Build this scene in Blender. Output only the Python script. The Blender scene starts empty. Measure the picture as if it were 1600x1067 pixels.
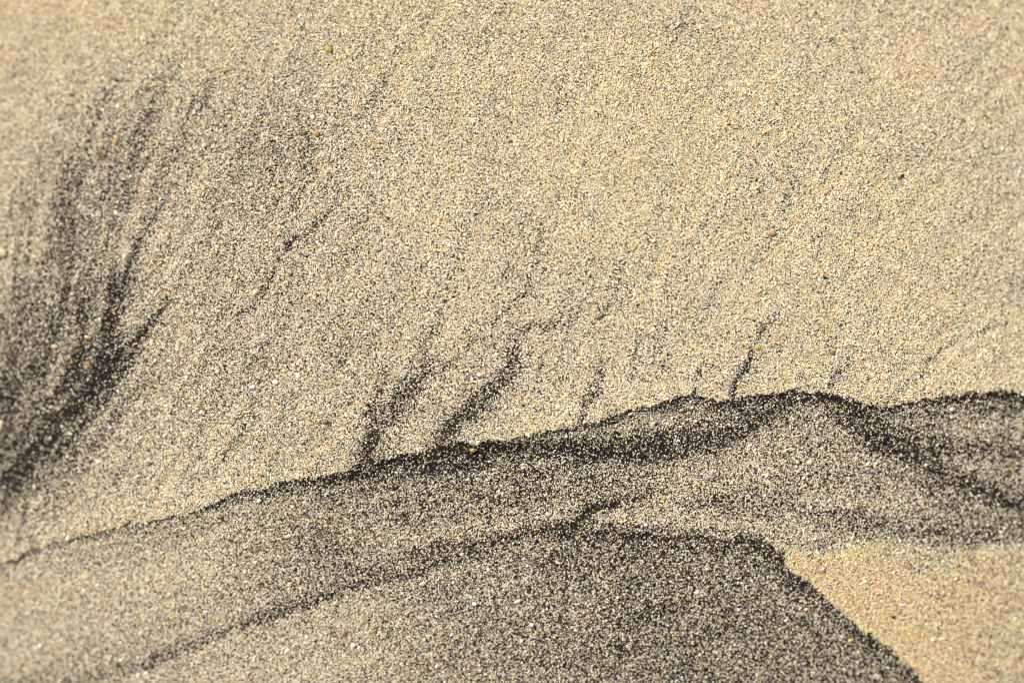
import bpy, bmesh, math, random
import numpy as np
from mathutils import Vector, Matrix, noise, Euler

# ================================================================= camera, sky, sun, exposure
S = 1e-4                       # one photo pixel = 0.1 mm of sand
LENS, SENSOR = 60.0, 36.0
D = 1600 * S * LENS / SENSOR   # camera height: the frame spans 16 cm of sand
scene = bpy.context.scene
cam = bpy.data.cameras.new("camera"); camo = bpy.data.objects.new("camera", cam)
scene.collection.objects.link(camo); scene.camera = camo
camo.location = (0, 0, D)
cam.lens = LENS; cam.sensor_width = SENSOR
cam.clip_start = 0.01; cam.clip_end = 100
cam.dof.use_dof = True; cam.dof.focus_distance = D + 4 * S; cam.dof.aperture_fstop = 3.5

SUN_EL, SUN_AZ = math.radians(40), math.atan2(-0.72, 0.69)     # from the upper left of the frame
sdir = Vector((math.sin(SUN_AZ) * math.cos(SUN_EL), math.cos(SUN_AZ) * math.cos(SUN_EL), math.sin(SUN_EL)))
w = bpy.data.worlds.new("World"); scene.world = w; w.use_nodes = True
nt = w.node_tree; bg = nt.nodes['Background']
sky = nt.nodes.new('ShaderNodeTexSky'); sky.sky_type = 'NISHITA'; sky.sun_disc = False
sky.sun_elevation = SUN_EL; sky.sun_rotation = SUN_AZ
nt.links.new(sky.outputs[0], bg.inputs[0]); bg.inputs[1].default_value = 0.05
sl = bpy.data.lights.new("sun", 'SUN'); sl.energy = 4.6; sl.angle = math.radians(0.5); sl.color = (1, .945, .84)
so = bpy.data.objects.new("sun", sl); scene.collection.objects.link(so)
so.rotation_euler = (-sdir).to_track_quat('-Z', 'Y').to_euler(); so.location = sdir * 2
scene.view_settings.view_transform = 'Standard'; scene.view_settings.look = 'None'
scene.view_settings.exposure = 0.51; scene.view_settings.gamma = 1; scene.view_settings.use_curve_mapping = False
scene.render.engine = 'CYCLES'; scene.cycles.filter_width = 1.25; scene.render.resolution_x = 1024; scene.render.resolution_y = 682

# ---------------------------------------------------------------- sand fields (numpy), in photo pixels, 1 px = 0.1 mm
GX0, GX1, GY0, GY1, GS = -330.0, 1930.0, -280.0, 1350.0, 2.0
_gx = np.arange(GX0, GX1 + GS, GS); _gy = np.arange(GY0, GY1 + GS, GS)
X, Y = np.meshgrid(_gx, _gy)

def vnoise(u, v, seed):
    """smooth value noise in [-1, 1]"""
    r = np.random.RandomState(seed); T = r.rand(256, 256) * 2 - 1
    iu = np.floor(u).astype(int); iv = np.floor(v).astype(int)
    fu = u - iu; fv = v - iv
    fu = fu * fu * (3 - 2 * fu); fv = fv * fv * (3 - 2 * fv)
    a = T[iv % 256, iu % 256]; b = T[iv % 256, (iu + 1) % 256]
    c = T[(iv + 1) % 256, iu % 256]; d = T[(iv + 1) % 256, (iu + 1) % 256]
    return (a * (1 - fu) + b * fu) * (1 - fv) + (c * (1 - fu) + d * fu) * fv

def fbm(x, y, s, seed, octs=3):
    t = 0; a = 1.0; n = 0
    for k in range(octs):
        t = t + a * vnoise(x / s + 17.3 * k, y / s + 5.1 * k, seed + k); n += a; a *= .55; s *= .5
    return t / n * 1.5

def streak(x, y, ang, sl, sw, seed, octs=3):
    """noise drawn out along a direction (degrees, counter-clockwise in the picture)"""
    c, s = math.cos(math.radians(ang)), math.sin(math.radians(ang))
    u = x * c - y * s; v = x * s + y * c
    t = 0; a = 1.0; n = 0
    for k in range(octs):
        t = t + a * vnoise(u / sl + 3.7 * k, v / sw + 9.2 * k, seed + 10 * k); n += a; a *= .6; sl *= .5; sw *= .5
    return t / n * 1.5

def sstep(a, b, x):
    t = np.clip((x - a) / (b - a), 0, 1)
    return t * t * (3 - 2 * t)

# wobble so that traced outlines get the ragged edge of real sand
WX = X + 5 * fbm(X, Y, 26, 301) + 2.5 * fbm(X, Y, 8, 303)
WY = Y + 4 * fbm(X, Y, 24, 311) + 2.5 * fbm(X, Y, 8, 313)

def stroke(pts, amp=1.0, p=2.0, x=None, y=None, wk=1.12):
    """pts: (x, y, half width[, strength]); soft profile"""
    x = WX if x is None else x; y = WY if y is None else y
    out = np.zeros_like(X)
    for a, b in zip(pts[:-1], pts[1:]):
        wa, wb = a[2] * wk, b[2] * wk; sa = a[3] if len(a) > 3 else 1.0; sb = b[3] if len(b) > 3 else 1.0
        m = 3 * max(wa, wb) + 14
        j0 = max(0, int((min(a[0], b[0]) - m - GX0) / GS)); j1 = int((max(a[0], b[0]) + m - GX0) / GS) + 1
        i0 = max(0, int((min(a[1], b[1]) - m - GY0) / GS)); i1 = int((max(a[1], b[1]) + m - GY0) / GS) + 1
        if j1 <= 0 or i1 <= 0: continue
        xx = x[i0:i1, j0:j1]; yy = y[i0:i1, j0:j1]
        dx, dy = b[0] - a[0], b[1] - a[1]; L = dx * dx + dy * dy + 1e-9
        t = np.clip(((xx - a[0]) * dx + (yy - a[1]) * dy) / L, 0, 1)
        d = np.hypot(xx - a[0] - t * dx, yy - a[1] - t * dy)
        w = wa + (wb - wa) * t
        v = (sa + (sb - sa) * t) * np.exp(-(d / w) ** p)
        out[i0:i1, j0:j1] = np.maximum(out[i0:i1, j0:j1], v)
    return out * amp

def crv(pts):
    p = np.array(pts, float)
    return np.interp(WX, p[:, 0], p[:, 1])

R1P = [(-330, 960), (0, 879), (34, 867), (86, 848), (138, 834), (189, 820), (241, 811), (292, 803), (327, 789), (361, 772), (396, 765), (430, 756),
       (464, 746), (499, 743), (540, 735), (580, 722), (630, 710), (680, 699), (719, 692), (783, 687), (827, 680), (854, 669), (911, 664), (928, 658),
       (986, 640), (1019, 633), (1060, 620), (1087, 617), (1121, 625), (1144, 620), (1195, 616), (1235, 611), (1279, 612), (1313, 618), (1347, 628),
       (1381, 635), (1414, 629), (1465, 620), (1532, 614), (1600, 611), (1930, 600)]
R1 = crv(R1P)
R2P = [(-330, 1120), (155, 1064), (224, 1047), (292, 1024), (327, 1006), (378, 986), (430, 968), (482, 950), (530, 932), (575, 920), (647, 904), (702, 886), (764, 868),
       (800, 850), (874, 832), (922, 830), (994, 831), (1070, 837), (1129, 838), (1180, 842), (1208, 852), (1232, 886), (1266, 912), (1301, 943), (1345, 980), (1387, 1012),
       (1425, 1044), (1449, 1067), (1500, 1110), (1600, 1180), (1930, 1400)]
R2 = crv(R2P)
d1 = WY - R1; d2 = WY - R2
below1 = sstep(-1.5, 2.5, d1)
below2 = sstep(-4, 5, d2 + 2 * fbm(X, Y, 9, 331, 2))

# --- flow of the wash: direction (degrees) at traced spots, noise drawn out along it
def flow(spots, seed):
    sx = np.zeros_like(X); sy = np.zeros_like(X); sw = np.zeros_like(X)
    for a, b, d in spots:
        w_ = 1 / (((X - a) ** 2 + (Y - b) ** 2) / 60.0 ** 2 + .15) ** 1.6
        sx += w_ * math.cos(math.radians(2 * d)); sy += w_ * math.sin(math.radians(2 * d)); sw += w_
    th = np.arctan2(sy, sx) / 2 + math.radians(1) * 9 * fbm(X, Y, 60, seed + 5, 2)
    vx, vy = np.cos(th), -np.sin(th)
    res = []
    for width, steps in ((1, 16), (2.6, 34), (6, 50)):
        r = np.random.RandomState(seed + steps); n = r.randn(*X.shape)
        k = int(round(width))
        if k > 1:
            for ax_ in (0, 1):
                for _ in range(2):
                    cs = np.cumsum(n, ax_); n = cs - np.roll(cs, k, ax_)
                    if ax_: n[:, :k] = 0
                    else: n[:k] = 0
        acc = n.copy()
        for sg in (1, -1):
            cx = np.zeros_like(X) + np.arange(X.shape[1])[None, :]; cy = np.zeros_like(X) + np.arange(X.shape[0])[:, None]
            i = cy.astype(int); j = cx.astype(int)
            for s_ in range(steps):
                cx = cx + sg * vx[i, j]; cy = cy + sg * vy[i, j]
                j = np.clip(np.rint(cx).astype(int), 0, X.shape[1] - 1); i = np.clip(np.rint(cy).astype(int), 0, X.shape[0] - 1)
                acc += n[i, j] * (1 - s_ / steps)
        res.append((acc - acc.mean()) / acc.std())
    return res
UP = flow([(100, 200, 68), (60, 450, 86), (150, 430, 80), (170, 500, 84), (130, 600, 50), (80, 660, 52), (30, 700, 45), (90, 770, 84), (250, 470, 48), (300, 200, 62), (450, 400, 57),
           (480, 230, 82), (350, 650, 50), (600, 670, 60), (640, 600, 50), (710, 660, 48), (790, 580, 66), (830, 450, 70), (600, 150, 58), (930, 620, 68), (900, 300, 72), (1160, 570, 68),
           (1220, 350, 66), (1300, 500, 62), (1430, 590, 46), (1550, 515, 20), (1500, 200, 45), (1100, 50, 58), (1450, 60, 40), (300, 60, 55), (150, 50, 50), (1310, 590, 55)], 801)
LO = flow([(100, 900, 20), (300, 870, 18), (500, 820, 14), (400, 950, 21), (200, 980, 16), (600, 800, 12), (800, 770, 10), (940, 790, 24), (1000, 770, 10), (1100, 700, 22), (1200, 740, 10),
           (1190, 660, 35), (1250, 650, 5), (1340, 665, -32), (1400, 700, -28), (1500, 765, -34), (1580, 690, -6), (1500, 640, 2), (1350, 800, -10), (1500, 835, -3), (1430, 900, -28),
           (1330, 930, -38), (500, 1020, 18), (800, 960, 12), (700, 880, 16), (1000, 950, 10), (1300, 1010, -44), (1130, 1000, 30), (1200, 870, -30), (800, 715, 5), (1000, 710, 4)], 821)

def fields():
    # --- share of black mineral grains
    st_up = (streak(X, Y, 74, 150, 24, 401) * sstep(700, 250, X) + streak(X, Y, 60, 150, 22, 431) * sstep(250, 700, X) * sstep(1250, 900, X)
             + streak(X, Y, 50, 130, 20, 461) * sstep(900, 1250, X))
    U = .112 + .04 * fbm(X, Y, 110, 11, 4)
    # grey haze to the left and above the main ridge
    U += .13 * np.exp(-((X - 330) / 240) ** 2 - ((Y - 470) / 330) ** 2)
    U += .10 * np.exp(-((X - 650) / 170) ** 2 - ((Y - 610) / 130) ** 2)
    U += .05 * np.exp(-((X - 850) / 260) ** 2 - ((Y - 480) / 150) ** 2)
    U += .05 * np.exp(-((X - 500) / 160) ** 2 - ((Y - 230) / 170) ** 2)
    # plume on the left
    lf = streak(WX, WY, 78, 190, 26, 501, 4)
    pl = np.exp(-np.maximum(0, (X - 150 - .05 * (700 - Y)) / 75) ** 2) * np.exp(-np.maximum(0, (85 - .0 * Y - X) / 75) ** 2)
    U += (.26 + .10 * lf) * sstep(60, 430, Y) * sstep(840, 700, Y) * pl
    U += (.20 + .08 * lf) * sstep(400, 520, Y) * sstep(840, 690, Y) * sstep(205, 120, X + .25 * (Y - 560))
    U += .2 * sstep(40, 200, Y) * sstep(420, 200, Y) * np.exp(-((X - 235 + (Y - 150) * .25) / 95) ** 2) * (1 + .6 * lf)
    U += .15 * np.exp(-((X - 430) / 80) ** 2 - ((Y - 250) / 110) ** 2) * (1 + .8 * st_up)
    U = np.clip(U, .04, .68)
    f = U
    def add(s, k=1.0):
        nonlocal f
        f = 1 - (1 - f) * (1 - np.clip(s * k, 0, .96))
    # strokes of the left plume
    add(stroke([(122, 300, 22, .1), (112, 360, 26, .5), (108, 420, 28, .6), (118, 470, 22, .5), (110, 520, 20, .2)]), .75)
    add(stroke([(192, 400, 8, .3), (176, 420, 15, .8), (171, 470, 20, 1), (167, 510, 20, .9), (172, 545, 22, .6), (180, 565, 22, .8), (160, 592, 20, .9), (143, 612, 18, 1), (122, 636, 17, 1), (95, 665, 17, .9), (70, 702, 20, .7), (30, 722, 22, .6), (-20, 760, 24, .6)], wk=.82), .92)
    add(stroke([(140, 545, 14, .4), (120, 570, 17, .8), (102, 596, 14, .8), (90, 620, 9, .5), (78, 640, 13, .9), (68, 668, 15, .9), (55, 705, 18, .6)], wk=.85), .9)
    add(stroke([(13, 560, 10, .3), (4, 610, 12, .7), (14, 642, 11, .8), (0, 690, 12, .4)]), .8)
    add(stroke([(210, 530, 4, .6), (196, 546, 5, .8), (178, 562, 9, .9)]), .8)
    add(stroke([(206, 408, 4, .5), (200, 425, 5, .6), (185, 460, 8, .4)]), .7)
    add(stroke([(48, 740, 7, .5), (25, 762, 8, .8), (5, 790, 12, .8), (-20, 810, 12, .8)]), .75)
    add(stroke([(96, 700, 14, .4), (92, 740, 8, .5), (88, 780, 5, .6), (84, 815, 5, .4)]), .7)
    add(stroke([(5, 735, 22, .5), (40, 700, 22, .5)]), .7)
    add(stroke([(300, 60, 8, .1), (262, 120, 10, .4), (236, 180, 11, .5), (215, 240, 12, .6), (196, 300, 12, .5), (190, 360, 12, .4), (190, 410, 12, .5)]), .2)
    add(stroke([(190, 90, 8, .1), (160, 150, 10, .4), (135, 220, 12, .5), (120, 300, 12, .6), (112, 350, 12, .6)]), .24)
    add(stroke([(370, 80, 7, .2), (330, 130, 8, .5), (300, 190, 8, .4), (270, 250, 9, .5), (235, 320, 9, .3)]), .18)
    add(stroke([(245, 330, 6, .3), (225, 370, 7, .5), (205, 420, 8, .6), (196, 470, 7, .4)]), .5)
    add(stroke([(60, 380, 12, .2), (48, 450, 14, .5), (40, 520, 12, .4), (60, 580, 10, .5), (50, 640, 10, .5), (24, 690, 12, .5)]), .45)
    add(stroke([(120, 500, 8, .3), (85, 560, 8, .5), (60, 620, 8, .5), (40, 680, 8, .6)]), .5)
    add(stroke([(232, 512, 4, .5), (190, 575, 5, .5), (165, 625, 6, .6), (135, 665, 7, .5), (100, 700, 8, .5)]), .5)
    add(.30 * sstep(400, 520, Y) * sstep(895, 800, Y) * sstep(125, 30, X))
    add(stroke([(110, 230, 14, .1), (104, 300, 18, .5), (102, 360, 20, .9), (100, 420, 20, .9), (104, 470, 18, .7), (100, 520, 16, .4)], wk=1), .5)
    add(stroke([(205, 395, 3, .3), (180, 460, 5, .8), (168, 520, 6, .8), (150, 580, 7, .9), (112, 640, 8, 1), (70, 695, 8, 1), (10, 760, 9, .8)]), .8)
    add(stroke([(128, 470, 4, .3), (128, 530, 6, .8), (108, 585, 6, .9), (84, 635, 6, .9), (60, 700, 7, .9), (15, 750, 8, .7)]), .7)
    add(stroke([(40, 560, 5, .3), (22, 620, 6, .8), (10, 680, 7, .9), (-10, 720, 8, .8)]), .75)
    add(stroke([(265, 468, 3, .3), (222, 528, 4, .7), (190, 580, 5, .7), (150, 640, 5, .7), (100, 700, 6, .7), (60, 760, 6, .5)]), .6)
    # fine rills of the upper field
    add(1.15 * stroke([(524, 320, 4, .2), (500, 345, 4, .5), (472, 367, 4, .7), (452, 382, 5, .9), (440, 402, 4, .4), (429, 421, 5, .6), (412, 451, 5, .7), (400, 470, 5, .4), (381, 488, 6, .7), (378, 505, 5, .3)]), .7)
    add(stroke([(378, 505, 7, .1), (340, 552, 8, .4), (312, 576, 6, .4), (296, 610, 8, .2)]), .4)
    add(stroke([(300, 420, 5, .2), (283, 441, 4, .5), (262, 466, 5, .6), (248, 498, 5, .7), (232, 512, 5, .9), (209, 536, 5, .8)]), .85)
    add(stroke([(400, 650, 7, .3), (380, 675, 8, .6), (354, 701, 8, .5), (330, 730, 8, .2)]), .42)
    add(stroke([(310, 710, 8, .3), (300, 735, 9, .5), (280, 770, 8, .1)]), .35)
    add(stroke([(497, 165, 4, .4), (486, 190, 5, .5), (478, 235, 8, .8), (476, 280, 6, .6), (468, 300, 6, .3)]), .3)
    add(stroke([(610, 120, 9, .5), (592, 150, 9, .8), (574, 180, 9, .5), (560, 205, 8, .2)]), .28)
    add(stroke([(540, 135, 6, .5), (528, 155, 7, .5)]), .35)
    add(stroke([(690, 560, 6, .1), (672, 572, 9, .7), (655, 590, 9, .8), (640, 610, 11, .8), (622, 637, 12, .9), (604, 665, 14, .8), (590, 690, 16, .9), (574, 718, 14, 1)], wk=1.45), .72)
    add(stroke([(608, 565, 5, .2), (601, 583, 6, .5), (592, 615, 7, .4), (582, 650, 10, .7), (580, 690, 12, .8), (574, 716, 12, 1)]), .78)
    add(stroke([(648, 597, 5, .6), (668, 588, 4, .5), (690, 582, 4, .5), (712, 570, 4, .4), (730, 545, 4, .4), (742, 529, 5, .5), (757, 522, 4, .2)]), .62)
    add(stroke([(700, 470, 8, .2), (684, 500, 9, .5), (668, 530, 9, .4), (662, 555, 8, .5)]), .5)
    add(stroke([(901, 497, 5, .3), (885, 503, 5, .5), (868, 508, 5, .5), (835, 512, 5, .6), (820, 515, 5, .8), (806, 530, 6, .7), (802, 555, 8, .8), (798, 575, 9, .9), (788, 595, 11, .9), (768, 618, 11, .8), (742, 640, 15, .9), (716, 660, 12, .9), (698, 680, 11, .9), (684, 700, 14, 1)], wk=1.5), .70)
    add(stroke([(770, 600, 10, .3), (735, 630, 14, .7), (705, 665, 10, .8)]), .5)
    add(stroke([(850, 350, 6, .2), (842, 395, 7, .5), (836, 420, 7, .3), (827, 455, 7, .5), (800, 478, 6, .6), (778, 500, 5, .6), (772, 520, 4, .3), (745, 560, 5, .4), (725, 600, 6, .2)]), .62)
    add(stroke([(878, 120, 5, .4), (872, 160, 6, .5), (870, 200, 5, .2)]), .35)
    add(stroke([(948, 555, 5, .2), (941, 580, 5, .7), (934, 600, 7, .6), (925, 617, 8, .8), (912, 642, 7, .7), (907, 665, 7, .9), (912, 690, 6, .8)], wk=1.5), .95)
    add(stroke([(1220, 470, 5, .2), (1207, 495, 5, .5), (1188, 519, 6, .7), (1178, 545, 5, .7), (1172, 562, 6, .9), (1162, 578, 6, 1), (1152, 596, 6, 1), (1144, 616, 6, 1)]), .78)
    add(stroke([(1235, 540, 5, .5), (1210, 546, 5, .5), (1188, 556, 4, .3)]), .35)
    add(stroke([(1100, 568, 4, .3), (1088, 580, 4, .7), (1086, 600, 4, .4), (1090, 616, 7, .9)]), .6)
    add(stroke([(1325, 555, 5, .3), (1322, 575, 5, .7), (1310, 592, 6, .8), (1298, 606, 5, .9)]), .36)
    add(stroke([(1252, 588, 4, .6), (1262, 604, 4, .7)]), .45)
    add(stroke([(1572, 508, 5, .5), (1545, 515, 4, .6), (1526, 522, 4, .5), (1490, 538, 5, .4), (1463, 550, 6, .6), (1445, 580, 8, .7), (1425, 597, 7, .7), (1405, 610, 6, .7), (1385, 626, 7, .6)]), .5)
    for (x0, y0, x1, y1, w, k) in [(1060, 470, 1010, 590, 6, .28), (1130, 430, 1090, 530, 7, .22), (1255, 250, 1215, 360, 9, .14), (1190, 385, 1170, 440, 6, .18),
                                   (1330, 490, 1290, 560, 6, .2), (980, 400, 930, 520, 7, .26), (1000, 520, 985, 600, 5, .35), (1045, 560, 1030, 612, 4, .3), (700, 560, 690, 600, 5, .3), (850, 560, 832, 640, 6, .22), (1240, 380, 1225, 460, 5, .2), (590, 300, 540, 420, 8, .16), (740, 330, 700, 450, 8, .18), (430, 540, 390, 640, 8, .2), (250, 560, 215, 660, 7, .22), (560, 500, 520, 600, 8, .2),
                                   (1500, 80, 1540, 60, 10, .15), (1085, 20, 1060, 60, 14, .25), (700, 395, 640, 440, 9, .25), (310, 240, 250, 330, 13, .25),
                                   (330, 130, 290, 200, 10, .2), (880, 290, 860, 330, 9, .25), (1240, 100, 1330, 30, 10, .12), (1560, 470, 1600, 450, 6, .2)]:
        add(stroke([(x0, y0, w, .5), ((x0 + x1) / 2, (y0 + y1) / 2, w, 1), (x1, y1, w, .4)]), k)
    upper = np.clip(f, 0, .94)

    # --- the band below the main ridge
    st_lo = streak(X, Y, 15, 200, 16, 601, 4) * sstep(1100, 850, X) + streak(X, Y, -14, 190, 18, 641, 4) * sstep(850, 1150, X)
    xs = [-330, 0, 200, 330, 450, 600, 750, 900, 1050, 1200, 1350, 1500, 1930]
    M = np.interp(X, xs, [.34, .31, .31, .33, .44, .53, .57, .54, .48, .46, .52, .57, .6]) - .045 + .03 * fbm(X, Y, 60, 21)
    f = M
    # the rim of the ridge: wide dark rim, sharp above, soft below
    amp = np.interp(WX, [-330, 0, 60, 140, 250, 310, 350, 600, 720, 850, 905, 960, 1050, 1100, 1200, 1300, 1400, 1930], [.9, .95, .88, .62, .55, .6, .8, .86, .85, .6, .75, .82, .75, .72, .75, .8, .72, .75])
    wid = 0.92 * np.interp(WX, [-330, 0, 140, 250, 320, 420, 500, 600, 700, 800, 900, 1000, 1080, 1180, 1280, 1380, 1450, 1600, 1930], [13, 12, 11, 11, 14, 18, 20, 27, 24, 12, 11, 13, 15, 20, 26, 16, 15, 26, 28])
    add(.92 * amp * np.exp(-(np.maximum(d1, 0) / (wid * .85)) ** 2))
    # the broad black lens under the ridge crest
    add(stroke([(560, 742, 14, .3), (640, 730, 20, .5), (720, 714, 22, .8), (790, 704, 16, .9), (860, 702, 17, .85), (930, 702, 20, .9), (1000, 700, 24, .95), (1060, 696, 26, 1), (1110, 684, 25, 1), (1160, 666, 24, 1), (1200, 650, 22, .9), (1225, 632, 18, .5)], p=4, wk=.92), .6)
    add(stroke([(700, 738, 26, .3), (850, 735, 30, .5), (980, 728, 26, .5), (1050, 716, 14, .4)]), .4)
    f = f - .24 * stroke([(800, 690, 6), (870, 682, 6), (940, 672, 9), (1010, 660, 12), (1060, 652, 10)])
    # right-hand folds
    add(stroke([(1290, 622, 10, .4), (1335, 644, 12, .8), (1375, 662, 10, .6), (1410, 672, 9, .4), (1460, 670, 9, .3)]), .6)
    add(1.25 * stroke([(1300, 655, 12, .3), (1345, 675, 17, .8), (1390, 695, 20, 1), (1430, 714, 18, .95), (1470, 736, 17, .9), (1510, 760, 17, .95), (1555, 776, 16, 1), (1600, 790, 18, 1), (1700, 820, 20, 1)]), .58)
    add(stroke([(1420, 690, 10, .2), (1480, 698, 12, .6), (1530, 695, 11, .8), (1575, 700, 13, .8), (1640, 715, 16, .9)]), .6)
    add(stroke([(1540, 640, 16, .3), (1620, 640, 20, .6)]), .35)
    f = f - .12 * stroke([(1480, 655, 14), (1560, 665, 14), (1620, 672, 12)]) - .07 * stroke([(1480, 720, 10), (1560, 742, 14)])
    add(stroke([(1120, 780, 22, .3), (1210, 790, 18, .6), (1300, 800, 16, .7), (1370, 818, 16, .9), (1450, 832, 16, .9), (1540, 835, 18, .8), (1650, 835, 18, .8)]), .32)
    add(stroke([(1060, 800, 12, .3), (1100, 790, 14, .7), (1180, 786, 12, .5), (1215, 784, 10, .7)]), .35)
    add(stroke([(1230, 740, 14, .3), (1265, 745, 12, .4)]), .3)
    f = f - .10 * stroke([(1030, 760, 22), (1120, 745, 20), (1180, 730, 22)]) - .10 * np.exp(-((X - 1020) / 80) ** 2 - ((Y - 808) / 11) ** 2)
    f = f - .17 * stroke([(930, 812, 7), (970, 805, 9), (1030, 806, 10), (1110, 815, 10), (1180, 822, 9)]) - .12 * stroke([(1190, 842, 7), (1230, 856, 9), (1262, 872, 10)])
    f = f - .10 * stroke([(640, 845, 10), (740, 822, 10), (830, 812, 10), (880, 804, 8)])
    f = f - .08 * stroke([(1260, 830, 16), (1200, 820, 14), (1330, 770, 16)])
    # little rill above the second ridge
    add(stroke([(1040, 765, 8, .2), (1001, 776, 7, .5), (960, 786, 6, .9), (930, 793, 5, 1), (912, 806, 5, .9), (895, 820, 6, .8), (870, 830, 5, .6)], wk=1.35), .9)
    add(stroke([(850, 775, 10, .3), (838, 783, 10, .5), (820, 795, 8, .2)]), .4)
    # dark selvage along the second ridge
    w2 = np.interp(WX, [-330, 0, 300, 480, 620, 760, 860, 930, 1200, 1260], [14, 14, 14, 13, 12, 10, 7, 6, 5, 3])
    a2 = np.interp(WX, [-330, 0, 150, 300, 420, 520, 650, 780, 860, 1200, 1260], [.3, .32, .42, .52, .5, .5, .45, .35, .4, .3, 0])
    add(a2 * np.exp(-((d2 + 8) / w2) ** 2))
    add(stroke([(600, 888, 8, .3), (661, 866, 8, .6), (702, 855, 7, .7), (771, 842, 7, .8), (826, 832, 5, .9), (874, 829, 5, .6)], wk=1.2), .6)
    add(stroke([(575, 890, 10, .5), (530, 905, 14, .5), (470, 912, 14, .5), (400, 935, 20, .3)]), .3)
    add(stroke([(420, 800, 22, .3), (500, 835, 30, .6), (540, 880, 26, .7), (480, 870, 26, .5)]), .3)
    f = f - .10 * stroke([(60, 930, 30), (200, 915, 30), (330, 880, 22)]) - .07 * stroke([(560, 850, 26), (700, 830, 14), (820, 815, 10)])
    add(stroke([(60, 1035, 14, .3), (160, 1030, 16, .4), (230, 1010, 16, .3)]), .3)
    mid = np.clip(f, .05, .95)
    # tan sheet on the right
    top = np.interp(WX, [1150, 1208, 1290, 1360, 1420, 1490, 1560, 1930], [850, 862, 858, 842, 852, 858, 852, 848])
    T = .06 + .03 * fbm(X, Y, 50, 31) + .045 * streak(X, Y, -32, 120, 16, 701) + .14 * sstep(1380, 1620, X)
    T += .16 * np.exp(-((X - 1440) / 60) ** 2 - ((Y - 880) / 22) ** 2)
    kt = sstep(-14, 16, WY - top) * sstep(1185, 1245, WX)
    mid = mid * (1 - kt) + np.clip(T, .03, .5) * kt

    # --- bottom sheet under the second ridge
    B = np.interp(X, [-330, 200, 420, 560, 640, 740, 860, 1000, 1400], [.26, .25, .24, .30, .40, .50, .59, .64, .62])
    B += .05 * streak(X, Y, 40, 90, 18, 741) * sstep(600, 900, X) + .04 * streak(X, Y, 15, 150, 16, 751) + .025 * fbm(X, Y, 40, 41)
    B -= .12 * np.exp(-((X - 760) / 90) ** 2 - ((Y - 905) / 20) ** 2)
    f = B
    add(.42 * np.exp(-(np.maximum(d2, 0) / np.interp(WX, [0, 850, 900, 1230, 1450], [2, 6, 18, 22, 12])) ** 2) * sstep(820, 900, X))
    add(.5 * np.exp(-(np.maximum(d2, 0) / 7) ** 2) * sstep(860, 900, WX) * sstep(1300, 1200, WX))
    add(stroke([(1230, 890, 16, .8), (1300, 955, 14, .6), (1380, 1020, 14, .7), (1440, 1075, 14, .8)]), .3)
    low = np.clip(f, .05, .9)

    F = upper * (1 - below1) + mid * below1
    F = F * (1 - below2) + low * below2
    F = np.clip(F + .02 * fbm(X, Y, 14, 61), .03, .95)
    # feathering along the flow
    kb = below2 * sstep(620, 780, X)
    gain = np.where(below1 > .5, .44 - .22 * kb - .08 * kt, .42 + .52 * sstep(.12, .40, F) * sstep(420, 200, X))
    fu = .18 * UP[0] + .40 * UP[1] + .28 * UP[2]; fl = .12 * LO[0] + .22 * LO[1] + .26 * LO[2]
    lg = np.log(F / (1 - F)) + gain * (fu * (1 - below1) + fl * below1)
    F = np.clip(1 / (1 + np.exp(-lg)), .02, .90)

    # --- relief in px
    H = 5 * fbm(X, Y, 420, 71, 2) + 1.6 * fbm(X, Y, 90, 75, 3)
    H += 1.2 * fbm(X, Y, 44, 91, 2) * (1 - below1) + (.45 * UP[2] + .14 * UP[1]) * (1 - below1) + (.4 * LO[2] + .15 * LO[1]) * below1
    H -= 3.2 * (upper - U) * (1 - below1)                       # the rills are shallow grooves
    e1 = np.interp(WX, [-330, 100, 330, 700, 1200, 1450, 1930], [3, 3, 6, 12, 12, 9, 9])
    H -= 1.35 * e1 * (1 - np.exp(-np.maximum(d1, 0) / 32.0))
    H += 3.0 * np.exp(-(d1 / 34.0) ** 2)
    H -= 6 * sstep(0, 60, d2) * sstep(300, 700, X)
    r2 = ((X - 860) ** 2 + ((Y - 560) * 1.15) ** 2) / 900.0 ** 2
    DOME = -74 * r2 - 26 * np.clip((420 - X) / 420, 0, 1.6) ** 2 - 14 * np.clip((X - 1300) / 300, 0, 1.6) ** 2
    # warmth: how yellow the pale grains are
    Wm = np.clip(1.05 - 1.5 * F, .1, 1) + .25 * kt * (1 - below2)
    return F, H, H + DOME, np.clip(Wm, 0, 1.25)

F, HR, H, WARM = fields()
NY, NX = X.shape

def samp(G, px, py):
    u = np.clip((np.asarray(px, float) - GX0) / GS, 0, NX - 1.001); v = np.clip((np.asarray(py, float) - GY0) / GS, 0, NY - 1.001)
    i = u.astype(int); j = v.astype(int); fu = u - i; fv = v - j
    return ((G[j, i] * (1 - fu) + G[j, i + 1] * fu) * (1 - fv) + (G[j + 1, i] * (1 - fu) + G[j + 1, i + 1] * fu) * fv)

def world(px, py, h):
    """traced outline -> place on the sand, allowing for how far that spot lies from the camera"""
    z = h * S; k = (D - z) / D
    return (np.asarray(px) - 800) * S * k, (533.5 - np.asarray(py)) * S * k, z

C = scene.collection
def principled(name, rough=.5, spec=.5):
    m = bpy.data.materials.new(name); m.use_nodes = True
    b = m.node_tree.nodes['Principled BSDF']; b.inputs['Roughness'].default_value = rough
    b.inputs['Specular IOR Level'].default_value = spec
    return m, m.node_tree, b

# ================================================================= the ground sheet
def axis(a, b, step, far):
    inner = list(np.arange(a, b + step, step)); out = []; s = step; x = a
    while x > -far: s *= 1.35; x -= s; out.append(x)
    left = out[::-1]; out = []; s = step; x = inner[-1]
    while x < far: s *= 1.35; x += s; out.append(x)
    return np.array(left + inner + out)

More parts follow.
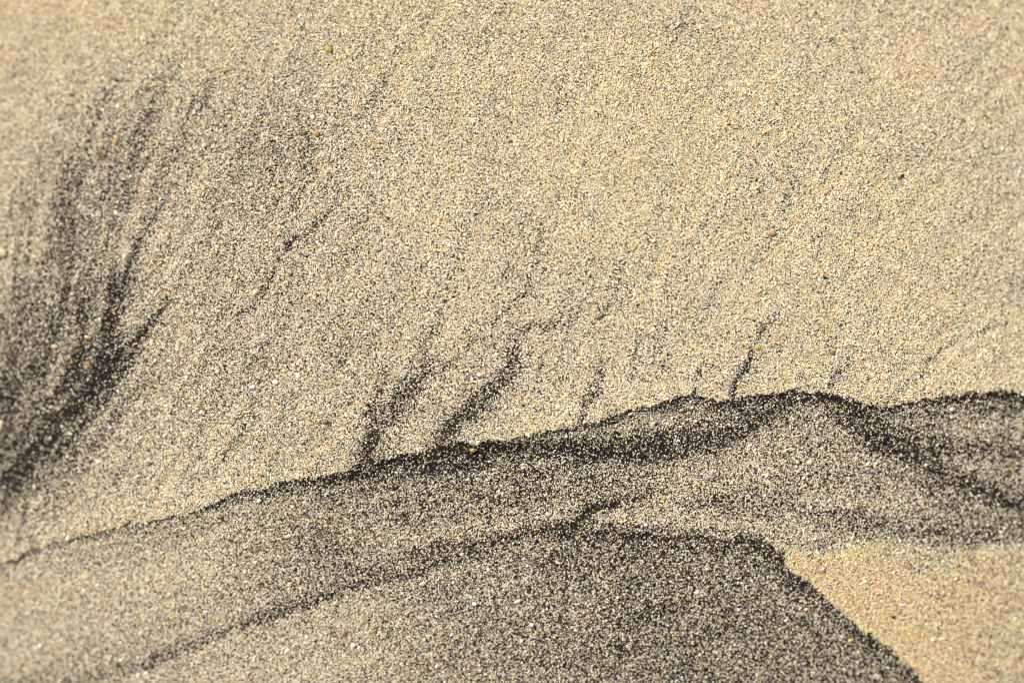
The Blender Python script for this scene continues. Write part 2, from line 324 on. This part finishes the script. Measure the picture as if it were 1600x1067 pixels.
ax = axis(-300, 1900, 6, 60000); ay = axis(-250, 1320, 6, 60000)
PX, PY = np.meshgrid(ax, ay)
hh = samp(H, PX, PY) - 1.3
wx, wy, wz = world(PX, PY, hh)
co = np.stack([wx, wy, np.broadcast_to(wz, wx.shape)], -1).reshape(-1, 3)
n0, n1 = len(ay), len(ax)
idx = np.arange(n0 * n1).reshape(n0, n1)
fc = np.stack([idx[:-1, :-1], idx[1:, :-1], idx[1:, 1:], idx[:-1, 1:]], -1).reshape(-1, 4)
me = bpy.data.meshes.new("sand"); me.from_pydata(co.tolist(), [], fc.tolist())
edge = np.clip(1 - np.maximum(np.maximum(GX0 + 40 - PX, PX - GX1 + 40), np.maximum(GY0 + 40 - PY, PY - GY1 + 40)) / 300, 0, 1)
fa = samp(F, PX, PY) * edge + .25 * (1 - edge)
at = me.attributes.new("dark", 'FLOAT', 'POINT'); at.data.foreach_set("value", fa.ravel().astype(np.float32))
me.polygons.foreach_set("use_smooth", np.ones(len(me.polygons), bool))
m, t, b = principled("sand_bed", .75, .25)
N, L = t.nodes, t.links
tc = N.new('ShaderNodeTexCoord')
vo = N.new('ShaderNodeTexVoronoi'); vo.inputs['Scale'].default_value = 1 / (3.0 * S); L.new(tc.outputs['Object'], vo.inputs['Vector'])
sp = N.new('ShaderNodeSeparateColor'); L.new(vo.outputs['Color'], sp.inputs[0])
da = N.new('ShaderNodeAttribute'); da.attribute_name = "dark"
lt = N.new('ShaderNodeMath'); lt.operation = 'LESS_THAN'; L.new(sp.outputs[0], lt.inputs[0]); L.new(da.outputs['Fac'], lt.inputs[1])
cr = N.new('ShaderNodeValToRGB'); L.new(sp.outputs[1], cr.inputs[0])
e = cr.color_ramp.elements; e[0].position = 0; e[0].color = (.20, .12, .06, 1); e[1].position = 1; e[1].color = (.46, .40, .29, 1)  # bed tones darkened overall, standing in for the self-shadowing of loose grains
for p, c in ((.12, (.32, .23, .12, 1)), (.4, (.40, .33, .21, 1)), (.75, (.37, .33, .25, 1))):
    q = e.new(p); q.color = c
mx = N.new('ShaderNodeMix'); mx.data_type = 'RGBA'; L.new(lt.outputs[0], mx.inputs[0]); L.new(cr.outputs[0], mx.inputs[6]); mx.inputs[7].default_value = (.02, .018, .016, 1)
L.new(mx.outputs[2], b.inputs['Base Color'])
bp = N.new('ShaderNodeBump'); bp.inputs['Strength'].default_value = .9; bp.inputs['Distance'].default_value = 1.4 * S; bp.invert = True
L.new(vo.outputs['Distance'], bp.inputs['Height']); L.new(bp.outputs[0], b.inputs['Normal'])
me.materials.append(m)
o = bpy.data.objects.new("sand", me); C.objects.link(o); o['kind'] = 'structure'

# ================================================================= larger grains, chips and shells: list first, so the sand makes room
WHITE, CREAM, TAN, GOLD, ORNG, AMBR, RED, MAR, PNK, GREY, OLV, BLK = (
    (.84, .80, .74), (.68, .57, .37), (.46, .32, .16), (.56, .40, .13), (.52, .31, .13), (.34, .18, .06), (.26, .06, .03), (.06, .018, .012),
    (.58, .40, .28), (.22, .18, .15), (.22, .19, .12), (.015, .013, .012))
P_, M_, C_ = 'pebble', 'mineral_chip', 'shell_chip'
# kind, px, py, half length, half width, turn, colour, label
PEB = [
 (P_, 1205, 364, 8.5, 5.5, 5, TAN, "tan oval pebble alone on the smooth pale sand at upper right"),
 (M_, 1408, 276, 5.5, 3.4, 38, MAR, "dark reddish brown chip standing out on pale sand at upper right"),
 (C_, 935, 495, 7.5, 4.2, 28, OLV, "olive grey pointed shell sliver sunk in pale sand near the centre"),
 (P_, 395, 605, 5.2, 3.6, 8, WHITE, "smooth bright white oval grain just left of a ragged white chip"),
 (C_, 430, 597, 6, 4, 3, WHITE, "ragged white shell chip just right of a smooth white oval grain"),
 (P_, 509, 659, 5.6, 4.6, 10, GREY, "round grey brown pebble on speckled sand left of the forked black rill"),
 (M_, 514, 77, 8, 6, -40, GOLD, "large golden yellow grain near the top edge left of the middle"),
 (M_, 236, 513, 4.2, 4, 20, ORNG, "orange grain right of the black plume beside a faint dark rill"),
 (P_, 399, 458, 6.2, 4.6, 55, CREAM, "cream teardrop pebble beside the thin winding dark rill"),
 (M_, 1395, 963, 4, 3.0, -50, MAR, "dark maroon grain on the golden sand sheet at lower right"),
 (M_, 1404, 955, 5.5, 4, -30, PNK, "peach chip touching the dark maroon grain on the golden sand sheet"),
 (P_, 1409, 945, 5.5, 2.8, -25, WHITE, "whitish grain above the peach chip on the golden sand sheet"),
 (M_, 1184, 543, 6.5, 5, -20, GOLD, "golden grain at the top of the short black rill right of centre"),
 (P_, 1300, 551, 5, 4.2, 0, OLV, "olive brown pebble on pale sand above the right half of the ridge"),
 (P_, 1487, 640, 3.6, 3.2, 0, WHITE, "round white grain in the dark sand just under the ridge at far right"),
 (M_, 1581, 733, 6, 4, -30, GOLD, "blurred yellow grain in dark sand close to the right edge"),
 (P_, 1104, 604, 5, 3.8, 5, CREAM, "cream pebble resting just above the ridge between two small rills"),
 (P_, 936, 629, 3.6, 3, 20, WHITE, "small white grain right of the thin black rill above the ridge"),
 (C_, 749, 585, 4.2, 3, -50, WHITE, "small white chip in pale sand between the two forked black rills"),
 (M_, 739, 703, 6, 4, 15, TAN, "tan jagged chip lying in the black rim of the ridge"),
 (M_, 294, 410, 6, 5, -20, CREAM, "yellowish cream chip alone on speckled sand right of the plume top"),
 (M_, 195, 402, 7, 4.2, 70, CREAM, "upright cream chip just right of the upper black streak of the plume"),
 (M_, 138, 528, 7, 5.5, 0, TAN, "tan chip inside the dark plume beside its two black streaks"),
 (M_, 85, 542, 8, 5.5, 10, PNK, "peach triangular chip in the grey sand of the dark plume"),
 (M_, 105, 561, 3.6, 3.2, 0, ORNG, "small orange grain below right of the peach triangular chip"),
 (M_, 138, 573, 6, 3.4, 0, AMBR, "amber sliver between the two black streaks of the plume"),
 (M_, 178, 485, 3.8, 3.4, 0, ORNG, "small orange grain on the blackest streak of the plume"),
 (M_, 160, 243, 5, 4, 15, AMBR, "amber grain in the grey haze of sand at upper left"),
 (M_, 179, 222, 5.5, 4, -35, GOLD, "dull yellow grain just above the amber grain at upper left"),
 (M_, 150, 827, 4.6, 3.8, 0, ORNG, "orange red grain on the thin dark line at lower left"),
 (M_, 3, 396, 9, 9, 40, CREAM, "large blurred cream chip cut by the left edge above the plume"),
 (P_, 1, 665, 10, 5, 85, CREAM, "long blurred cream pebble cut by the left edge beside the plume"),
 (P_, 80, 636, 4.6, 3.2, 0, CREAM, "small cream grain between the lower black streaks of the plume"),
 (M_, 606, 341, 3.2, 2.8, 0, RED, "tiny dark red grain on pale sand at upper middle"),
 (M_, 659, 244, 3.2, 3, 20, AMBR, "tiny orange brown grain right of a slim yellow sliver"),
 (M_, 576, 226, 5.5, 2.8, -50, GOLD, "slim yellow sliver on pale sand at upper middle"),
 (M_, 494, 209, 7, 5, -10, ORNG, "pale orange brown chip beside a short vertical dark wisp"),
 (M_, 650, 125, 3.4, 3, 0, AMBR, "brown grain right of a faint grey patch near the top"),
 (M_, 645, 465, 4.4, 4, 0, GOLD, "yellow grain above the left forked black rill"),
 (M_, 1287, 889, 6, 4.6, 40, PNK, "pinkish chip at the upper left corner of the golden sand sheet"),
 (M_, 1260, 952, 6.5, 3.4, 10, ORNG, "orange brown sliver in the dark bottom sheet near its slanting edge"),
 (M_, 1329, 1000, 6, 3.6, 20, GOLD, "yellow chip in the dark bottom sheet close to its slanting edge"),
 (P_, 1105, 889, 4.2, 3, 0, CREAM, "pale cream grain in the upper part of the dark bottom sheet"),
 (C_, 1175, 907, 3.8, 2, -50, WHITE, "tiny slanted white splinter in the dark bottom sheet"),
 (P_, 1228, 969, 3.6, 2.8, 20, WHITE, "small white grain left below the orange brown sliver"),
 (M_, 834, 869, 6.5, 3, -70, PNK, "upright pinkish sliver just under the second ridge"),
 (M_, 661, 912, 6.5, 4, 20, CREAM, "cream chip just below the dark selvage of the second ridge"),
 (P_, 831, 976, 3.8, 3.6, 0, WHITE, "round white grain low in the left of the dark bottom sheet"),
 (P_, 815, 1002, 4.4, 3.2, 70, CREAM, "cream upright grain near the bottom below a round white grain"),
 (M_, 902, 840, 4.4, 3.4, -60, GOLD, "bright yellow grain where the little rill meets the second ridge"),
 (M_, 809, 940, 7, 3.6, 15, CREAM, "yellowish chip in the left part of the dark bottom sheet"),
 (M_, 895, 932, 3.2, 3, 0, ORNG, "tiny orange grain in the middle of the dark bottom sheet"),
 (M_, 708, 976, 4, 2.6, 0, GOLD, "tiny yellow sliver at the left border of the dark bottom sheet"),
 (M_, 537, 988, 4.8, 4.6, 0, ORNG, "orange yellow grain on the pale sand at bottom left of centre"),
 (P_, 552, 1008, 4.2, 3.8, 0, WHITE, "white grain just below the orange yellow grain near the bottom"),
 (P_, 1430, 1073, 17, 8.5, 2, MAR, "large dark maroon pebble cut by the bottom edge"),
 (P_, 894, 1062, 5.4, 4.4, 10, (.42, .34, .30), "greyish pink pebble at the bottom edge near the middle"),
 (M_, 404, 783, 5.6, 3.4, 15, CREAM, "cream chip just under the dark left end of the ridge"),
 (M_, 450, 838, 7, 4.4, 10, CREAM, "faint cream chip in the middle of the band under the ridge"),
 (M_, 341, 967, 5, 3.6, -10, GOLD, "yellow chip above the dark selvage at lower left"),
 (P_, 334, 1005, 4.6, 3.6, 0, CREAM, "cream grain on the dark selvage at lower left"),
 (M_, 524, 942, 5.8, 4.2, 20, CREAM, "cream triangular chip just under the dark selvage left of centre"),
 (M_, 1248, 689, 4.6, 3, 50, AMBR, "amber sliver in the grey sand under the ridge top"),
 (M_, 1308, 634, 4.6, 3, 0, AMBR, "brownish gold chip in the black rim at the ridge top"),
 (P_, 1265, 723, 5.2, 4.4, 0, CREAM, "pale cream pebble in the grey sand under the ridge top"),
 (M_, 1066, 641, 4.4, 3.2, 20, ORNG, "salmon orange grain just under the rim of the ridge"),
 (M_, 1038, 778, 4.6, 2.8, 80, GOLD, "upright yellow sliver right of the little rill"),
 (M_, 1445, 793, 4.6, 3.4, 0, ORNG, "dull orange grain in grey sand below the right hand dark fold"),
 (P_, 878, 116, 6.4, 4, -20, PNK, "peach oval pebble on pale sand near the top middle"),
 (M_, 1019, 101, 5.4, 2.4, 60, GOLD, "slim yellow splinter right of a peach oval pebble"),
 (M_, 783, 18, 4.8, 3.8, 0, GOLD, "yellow grain at the very top edge left of centre"),
 (M_, 609, 117, 5.6, 2.8, 20, ORNG, "pale orange sliver left of a brown grain near the top"),
 (M_, 797, 221, 3.2, 3, 0, AMBR, "tiny amber grain on pale sand at upper centre"),
 (P_, 1041, 43, 4.6, 2.6, 0, OLV, "flat olive grey pebble near the top edge right of centre"),
 (M_, 986, 199, 4, 2.8, 20, ORNG, "small orange chip on pale sand above the centre"),
 (M_, 351, 110, 6.4, 4, 15, GOLD, "golden chip near the top left above the grey haze"),
 (P_, 359, 183, 4.4, 4, 60, CREAM, "cream grain below the golden chip at upper left"),
 (M_, 1343, 241, 4.4, 3.6, 0, GOLD, "small yellow grain left above the dark reddish chip"),
 (P_, 1289, 434, 3.0, 2.8, 0, BLK, "round black grain alone on pale sand at right"),
 (P_, 489, 183, 4.6, 3.2, -60, WHITE, "white oval grain above the pale orange brown chip"),
]

# ================================================================= sand grains
rng = np.random.RandomState(7)
SP = 1.75
gy = np.arange(-230, 1300, SP * .866)
gx = np.arange(-250, 1850, SP)
A, Bq = np.meshgrid(gx, gy); A[1::2] += SP / 2
px = (A + rng.uniform(-.42, .42, A.shape) * SP).ravel(); py = (Bq + rng.uniform(-.42, .42, A.shape) * SP).ravel()
out = np.maximum(np.maximum(-px, px - 1600), np.maximum(-py, py - 1067))
keep = rng.rand(len(px)) > np.clip((out - 50) / 175, 0, 1) ** .8          # grains thin out towards the modelled bed
for p in PEB:
    ca, sa = math.cos(math.radians(p[5])), math.sin(math.radians(p[5]))
    dx, dy = px - p[1], -(py - p[2])
    keep &= ((dx * ca + dy * sa) / (p[3] * .8 + .3)) ** 2 + ((-dx * sa + dy * ca) / (p[4] * .8 + .3)) ** 2 > 1
px, py = px[keep], py[keep]; n = len(px)
f = samp(F, px, py); wm = samp(WARM, px, py)
isd = rng.rand(n) < f
size = np.where(isd, rng.uniform(.95, 1.3, n), np.exp(rng.normal(.38, .15, n))) * SP / 2.4
big = (~isd) & (rng.rand(n) < .010); size[big] *= rng.uniform(1.4, 2.3, big.sum())
asp = np.stack([np.ones(n), rng.uniform(.72, 1.0, n), rng.uniform(.6, .95, n)], -1) * size[:, None] * rng.uniform(.95, 1.15, n)[:, None]
h = samp(H, px, py) + rng.uniform(-.9, .75, n) * SP / 2.4
h[isd] += .25
x, y, z = world(px, py, h)
pal = np.array([(.83, .745, .55), (.81, .69, .455), (.72, .59, .36), (.58, .49, .35), (.78, .73, .64), (.48, .42, .34), (.66, .48, .16), (.60, .36, .16), (.62, .44, .32), (.26, .15, .07), (.30, .26, .22), (.40, .08, .03)])
pw = np.array([.16, .25, .17, .13, .06, .08, .045, .035, .04, .012, .02, .002]); pc = np.array([.20, .10, .12, .20, .10, .17, .02, .012, .03, .012, .04, .002])
pw /= pw.sum(); pc /= pc.sum()
u = rng.rand(n)
iw = np.searchsorted(np.cumsum(pw), u).clip(0, 11); ic = np.searchsorted(np.cumsum(pc), u).clip(0, 11)
ci = np.where(rng.rand(n) < wm, iw, ic)
col = pal[ci] * np.exp(rng.normal(0, .13, n))[:, None]
# greyer quartz where the black mineral gathers
g = col.mean(1, keepdims=True); kk = np.clip(1 - wm, 0, 1)[:, None] * .14
col = col * (1 - kk) + g * np.array([1.04, 1.0, .95]) * kk
dk = np.array([(.014, .010, .007), (.024, .016, .010), (.009, .007, .006), (.08, .05, .028)])[rng.randint(0, 4, n)]
hot = np.clip((wm - .8) / .42, 0, 1)[:, None]
col = col * (1 - hot + hot * np.array([1.02, .935, .79]))
col = np.where(isd[:, None], dk, col).clip(0, .88)
me = bpy.data.meshes.new("sand_grains"); me.vertices.add(n)
me.vertices.foreach_set("co", np.stack([x, y, z * np.ones(n)], -1).astype(np.float32).ravel())
def fattr(name, typ, arr, key):
    a = me.attributes.new(name, typ, 'POINT'); a.data.foreach_set(key, arr.ravel())
fattr("size", 'FLOAT_VECTOR', (asp * S).astype(np.float32), "vector")
rot = np.stack([rng.normal(0, .5, n), rng.normal(0, .5, n), rng.uniform(0, 6.283, n)], -1)
fattr("turn", 'FLOAT_VECTOR', rot.astype(np.float32), "vector")
fattr("shape", 'INT', rng.randint(0, 5, n).astype(np.int32), "value")
fattr("tint", 'FLOAT_VECTOR', col.astype(np.float32), "vector")
print("grains", n)
m, t, b = principled("sand_grain", .5, .35)
a = t.nodes.new('ShaderNodeAttribute'); a.attribute_type = 'INSTANCER'; a.attribute_name = "tint"
t.links.new(a.outputs['Color'], b.inputs['Base Color'])
ng = bpy.data.node_groups.new("scatter_grains", 'GeometryNodeTree')
ng.interface.new_socket("Geometry", in_out='INPUT', socket_type='NodeSocketGeometry'); ng.interface.new_socket("Geometry", in_out='OUTPUT', socket_type='NodeSocketGeometry')
gn, gl = ng.nodes, ng.links
gi = gn.new('NodeGroupInput'); go = gn.new('NodeGroupOutput')
ins = gn.new('GeometryNodeInstanceOnPoints'); g2i = gn.new('GeometryNodeGeometryToInstance')
for k in range(5):
    ic_ = gn.new('GeometryNodeMeshIcoSphere'); ic_.inputs['Radius'].default_value = 1; ic_.inputs['Subdivisions'].default_value = 2
    nz = gn.new('ShaderNodeTexNoise'); nz.noise_dimensions = '4D'; nz.inputs['W'].default_value = 7.3 * k + 1; nz.inputs['Scale'].default_value = .9; nz.inputs['Detail'].default_value = 1
    sb = gn.new('ShaderNodeVectorMath'); sb.operation = 'SUBTRACT'; sb.inputs[1].default_value = (.5, .5, .5)
    sc = gn.new('ShaderNodeVectorMath'); sc.operation = 'SCALE'; sc.inputs['Scale'].default_value = 1.7
    st = gn.new('GeometryNodeSetPosition'); sm = gn.new('GeometryNodeSetMaterial'); sm.inputs['Material'].default_value = m
    gl.new(nz.outputs['Color'], sb.inputs[0]); gl.new(sb.outputs[0], sc.inputs[0]); gl.new(ic_.outputs[0], st.inputs['Geometry']); gl.new(sc.outputs[0], st.inputs['Offset'])
    gl.new(st.outputs[0], sm.inputs['Geometry']); gl.new(sm.outputs[0], g2i.inputs[0])
def named(nm, dt):
    q = gn.new('GeometryNodeInputNamedAttribute'); q.data_type = dt; q.inputs['Name'].default_value = nm; return q.outputs['Attribute']
gl.new(gi.outputs[0], ins.inputs['Points']); gl.new(g2i.outputs[0], ins.inputs['Instance']); ins.inputs['Pick Instance'].default_value = True
gl.new(named("shape", 'INT'), ins.inputs['Instance Index']); gl.new(named("size", 'FLOAT_VECTOR'), ins.inputs['Scale'])
e2r = gn.new('FunctionNodeEulerToRotation'); gl.new(named("turn", 'FLOAT_VECTOR'), e2r.inputs[0]); gl.new(e2r.outputs[0], ins.inputs['Rotation'])
gl.new(ins.outputs[0], go.inputs[0])
me.materials.append(m)
o = bpy.data.objects.new("sand_grains", me); C.objects.link(o)
md = o.modifiers.new("scatter", 'NODES'); md.node_group = ng
o['kind'] = 'stuff'; o['label'] = "pale quartz and black mineral grains drifted into streaks and ridges of beach sand"; o['category'] = "sand"

# ================================================================= the larger grains as things
mats = {}
def mat(col, gloss):
    key = (tuple(round(c, 3) for c in col), gloss)
    if key in mats: return mats[key]
    m, t, b = principled("mineral", gloss, .5); N, L = t.nodes, t.links
    tc = N.new('ShaderNodeTexCoord'); nz = N.new('ShaderNodeTexNoise'); nz.inputs['Scale'].default_value = 1 / (4 * S); nz.inputs['Detail'].default_value = 4
    L.new(tc.outputs['Object'], nz.inputs['Vector'])
    r = N.new('ShaderNodeValToRGB'); L.new(nz.outputs['Fac'], r.inputs[0])
    r.color_ramp.elements[0].position = .35; r.color_ramp.elements[1].position = .68
    r.color_ramp.elements[0].color = (col[0] * .72, col[1] * .66, col[2] * .6, 1); r.color_ramp.elements[1].color = (min(.9, col[0] * 1.1), min(.9, col[1] * 1.1), min(.9, col[2] * 1.12), 1)
    L.new(r.outputs[0], b.inputs['Base Color'])
    bp = N.new('ShaderNodeBump'); bp.inputs['Strength'].default_value = .5; bp.inputs['Distance'].default_value = .6 * S
    L.new(nz.outputs['Fac'], bp.inputs['Height']); L.new(bp.outputs[0], b.inputs['Normal'])
    mats[key] = m
    return m

def pebble_mesh(p, seed):
    kind, cx, cy, rx, ry, ang, col, label = p[:8]
    bm = bmesh.new(); off = Vector((seed * 3.1, seed * 1.7, 4.2))
    if kind == 'shell_chip':
        # thin cupped fragment: curved plate with an irregular broken rim
        n1, n2 = 18, 5; top = []; bot = []
        rim = [1 + .22 * noise.noise(Vector((math.cos(6.283 * i / n1) * 1.6, math.sin(6.283 * i / n1) * 1.6, seed * 2.3))) for i in range(n1)]
        if ang > 5: rim = [r * (1.25 if i in (0, 1, n1 - 1) else .92) for i, r in enumerate(rim)]
        for lay, dz in ((top, 0), (bot, -.16)):
            c = bm.verts.new((0, 0, .42 + dz)); rows = [[c]]
            for j in range(1, n2 + 1):
                q = j / n2
                rows.append([bm.verts.new((math.cos(6.283 * i / n1) * rim[i] * q, math.sin(6.283 * i / n1) * rim[i] * q,
                             .42 * (1 - q * q) + dz + .05 * math.sin(q * 16) * (dz == 0))) for i in range(n1)])
            lay.extend(rows)
        for lay, flip in ((top, 0), (bot, 1)):
            for i in range(n1):
                k = (i + 1) % n1; f_ = [lay[0][0], lay[1][i], lay[1][k]]
                bm.faces.new(f_[::-1] if flip else f_)
                for j in range(1, n2):
                    f_ = [lay[j][i], lay[j + 1][i], lay[j + 1][k], lay[j][k]]; bm.faces.new(f_[::-1] if flip else f_)
        for i in range(n1):
            k = (i + 1) % n1; bm.faces.new([top[n2][i], bot[n2][i], bot[n2][k], top[n2][k]])
        zs = .8
    else:
        bmesh.ops.create_icosphere(bm, subdivisions=3, radius=1)
        ang_k = .16 if kind == 'pebble' else .3
        if kind != 'pebble':                                     # broken facets
            rr = random.Random(seed)
            for _ in range(7):
                nrm = Vector((rr.gauss(0, 1), rr.gauss(0, 1), rr.gauss(0, .8))).normalized(); lim = rr.uniform(.68, .88)
                for v in bm.verts:
                    dd = v.co.dot(nrm)
                    if dd > lim: v.co -= nrm * (dd - lim) * .9
        for v in bm.verts:
            v.co += v.co.normalized() * (ang_k * noise.noise(v.co * .9 + off) + .06 * noise.noise(v.co * 3 + off))
        zs = .72
    for v in bm.verts: v.co = Vector((v.co.x * rx * .93 * S, v.co.y * ry * .93 * S, v.co.z * min(rx, ry) * zs * S))
    me = bpy.data.meshes.new(kind); bm.normal_update(); bm.to_mesh(me); bm.free()
    if kind != 'mineral_chip': me.polygons.foreach_set("use_smooth", np.ones(len(me.polygons), bool))
    return me

GRP = {'pebble': "larger rounded pebbles scattered on the sand", 'mineral_chip': "larger coloured mineral chips scattered on the sand", 'shell_chip': "shell fragments scattered on the sand"}
CAT = {'pebble': "pebble", 'mineral_chip': "mineral chip", 'shell_chip': "shell fragment"}
for i, p in enumerate(PEB):
    kind, cx, cy, rx, ry, ang, col, label = p[:8]
    me = pebble_mesh(p, i + 1); me.materials.append(mat(col, .32 if kind == 'mineral_chip' else .45))
    o = bpy.data.objects.new(kind, me); C.objects.link(o)
    hz = float(samp(H, cx, cy)) + min(rx, ry) * (.12 if kind != 'shell_chip' else .45) + .4
    wxx, wyy, wzz = world(cx, cy, hz)
    o.location = (float(wxx), float(wyy), float(wzz)); o.rotation_euler = (math.radians((i * 37) % 17 - 8), math.radians((i * 53) % 19 - 9), math.radians(ang))
    o['label'] = label; o['category'] = CAT[kind]; o['group'] = GRP[kind]
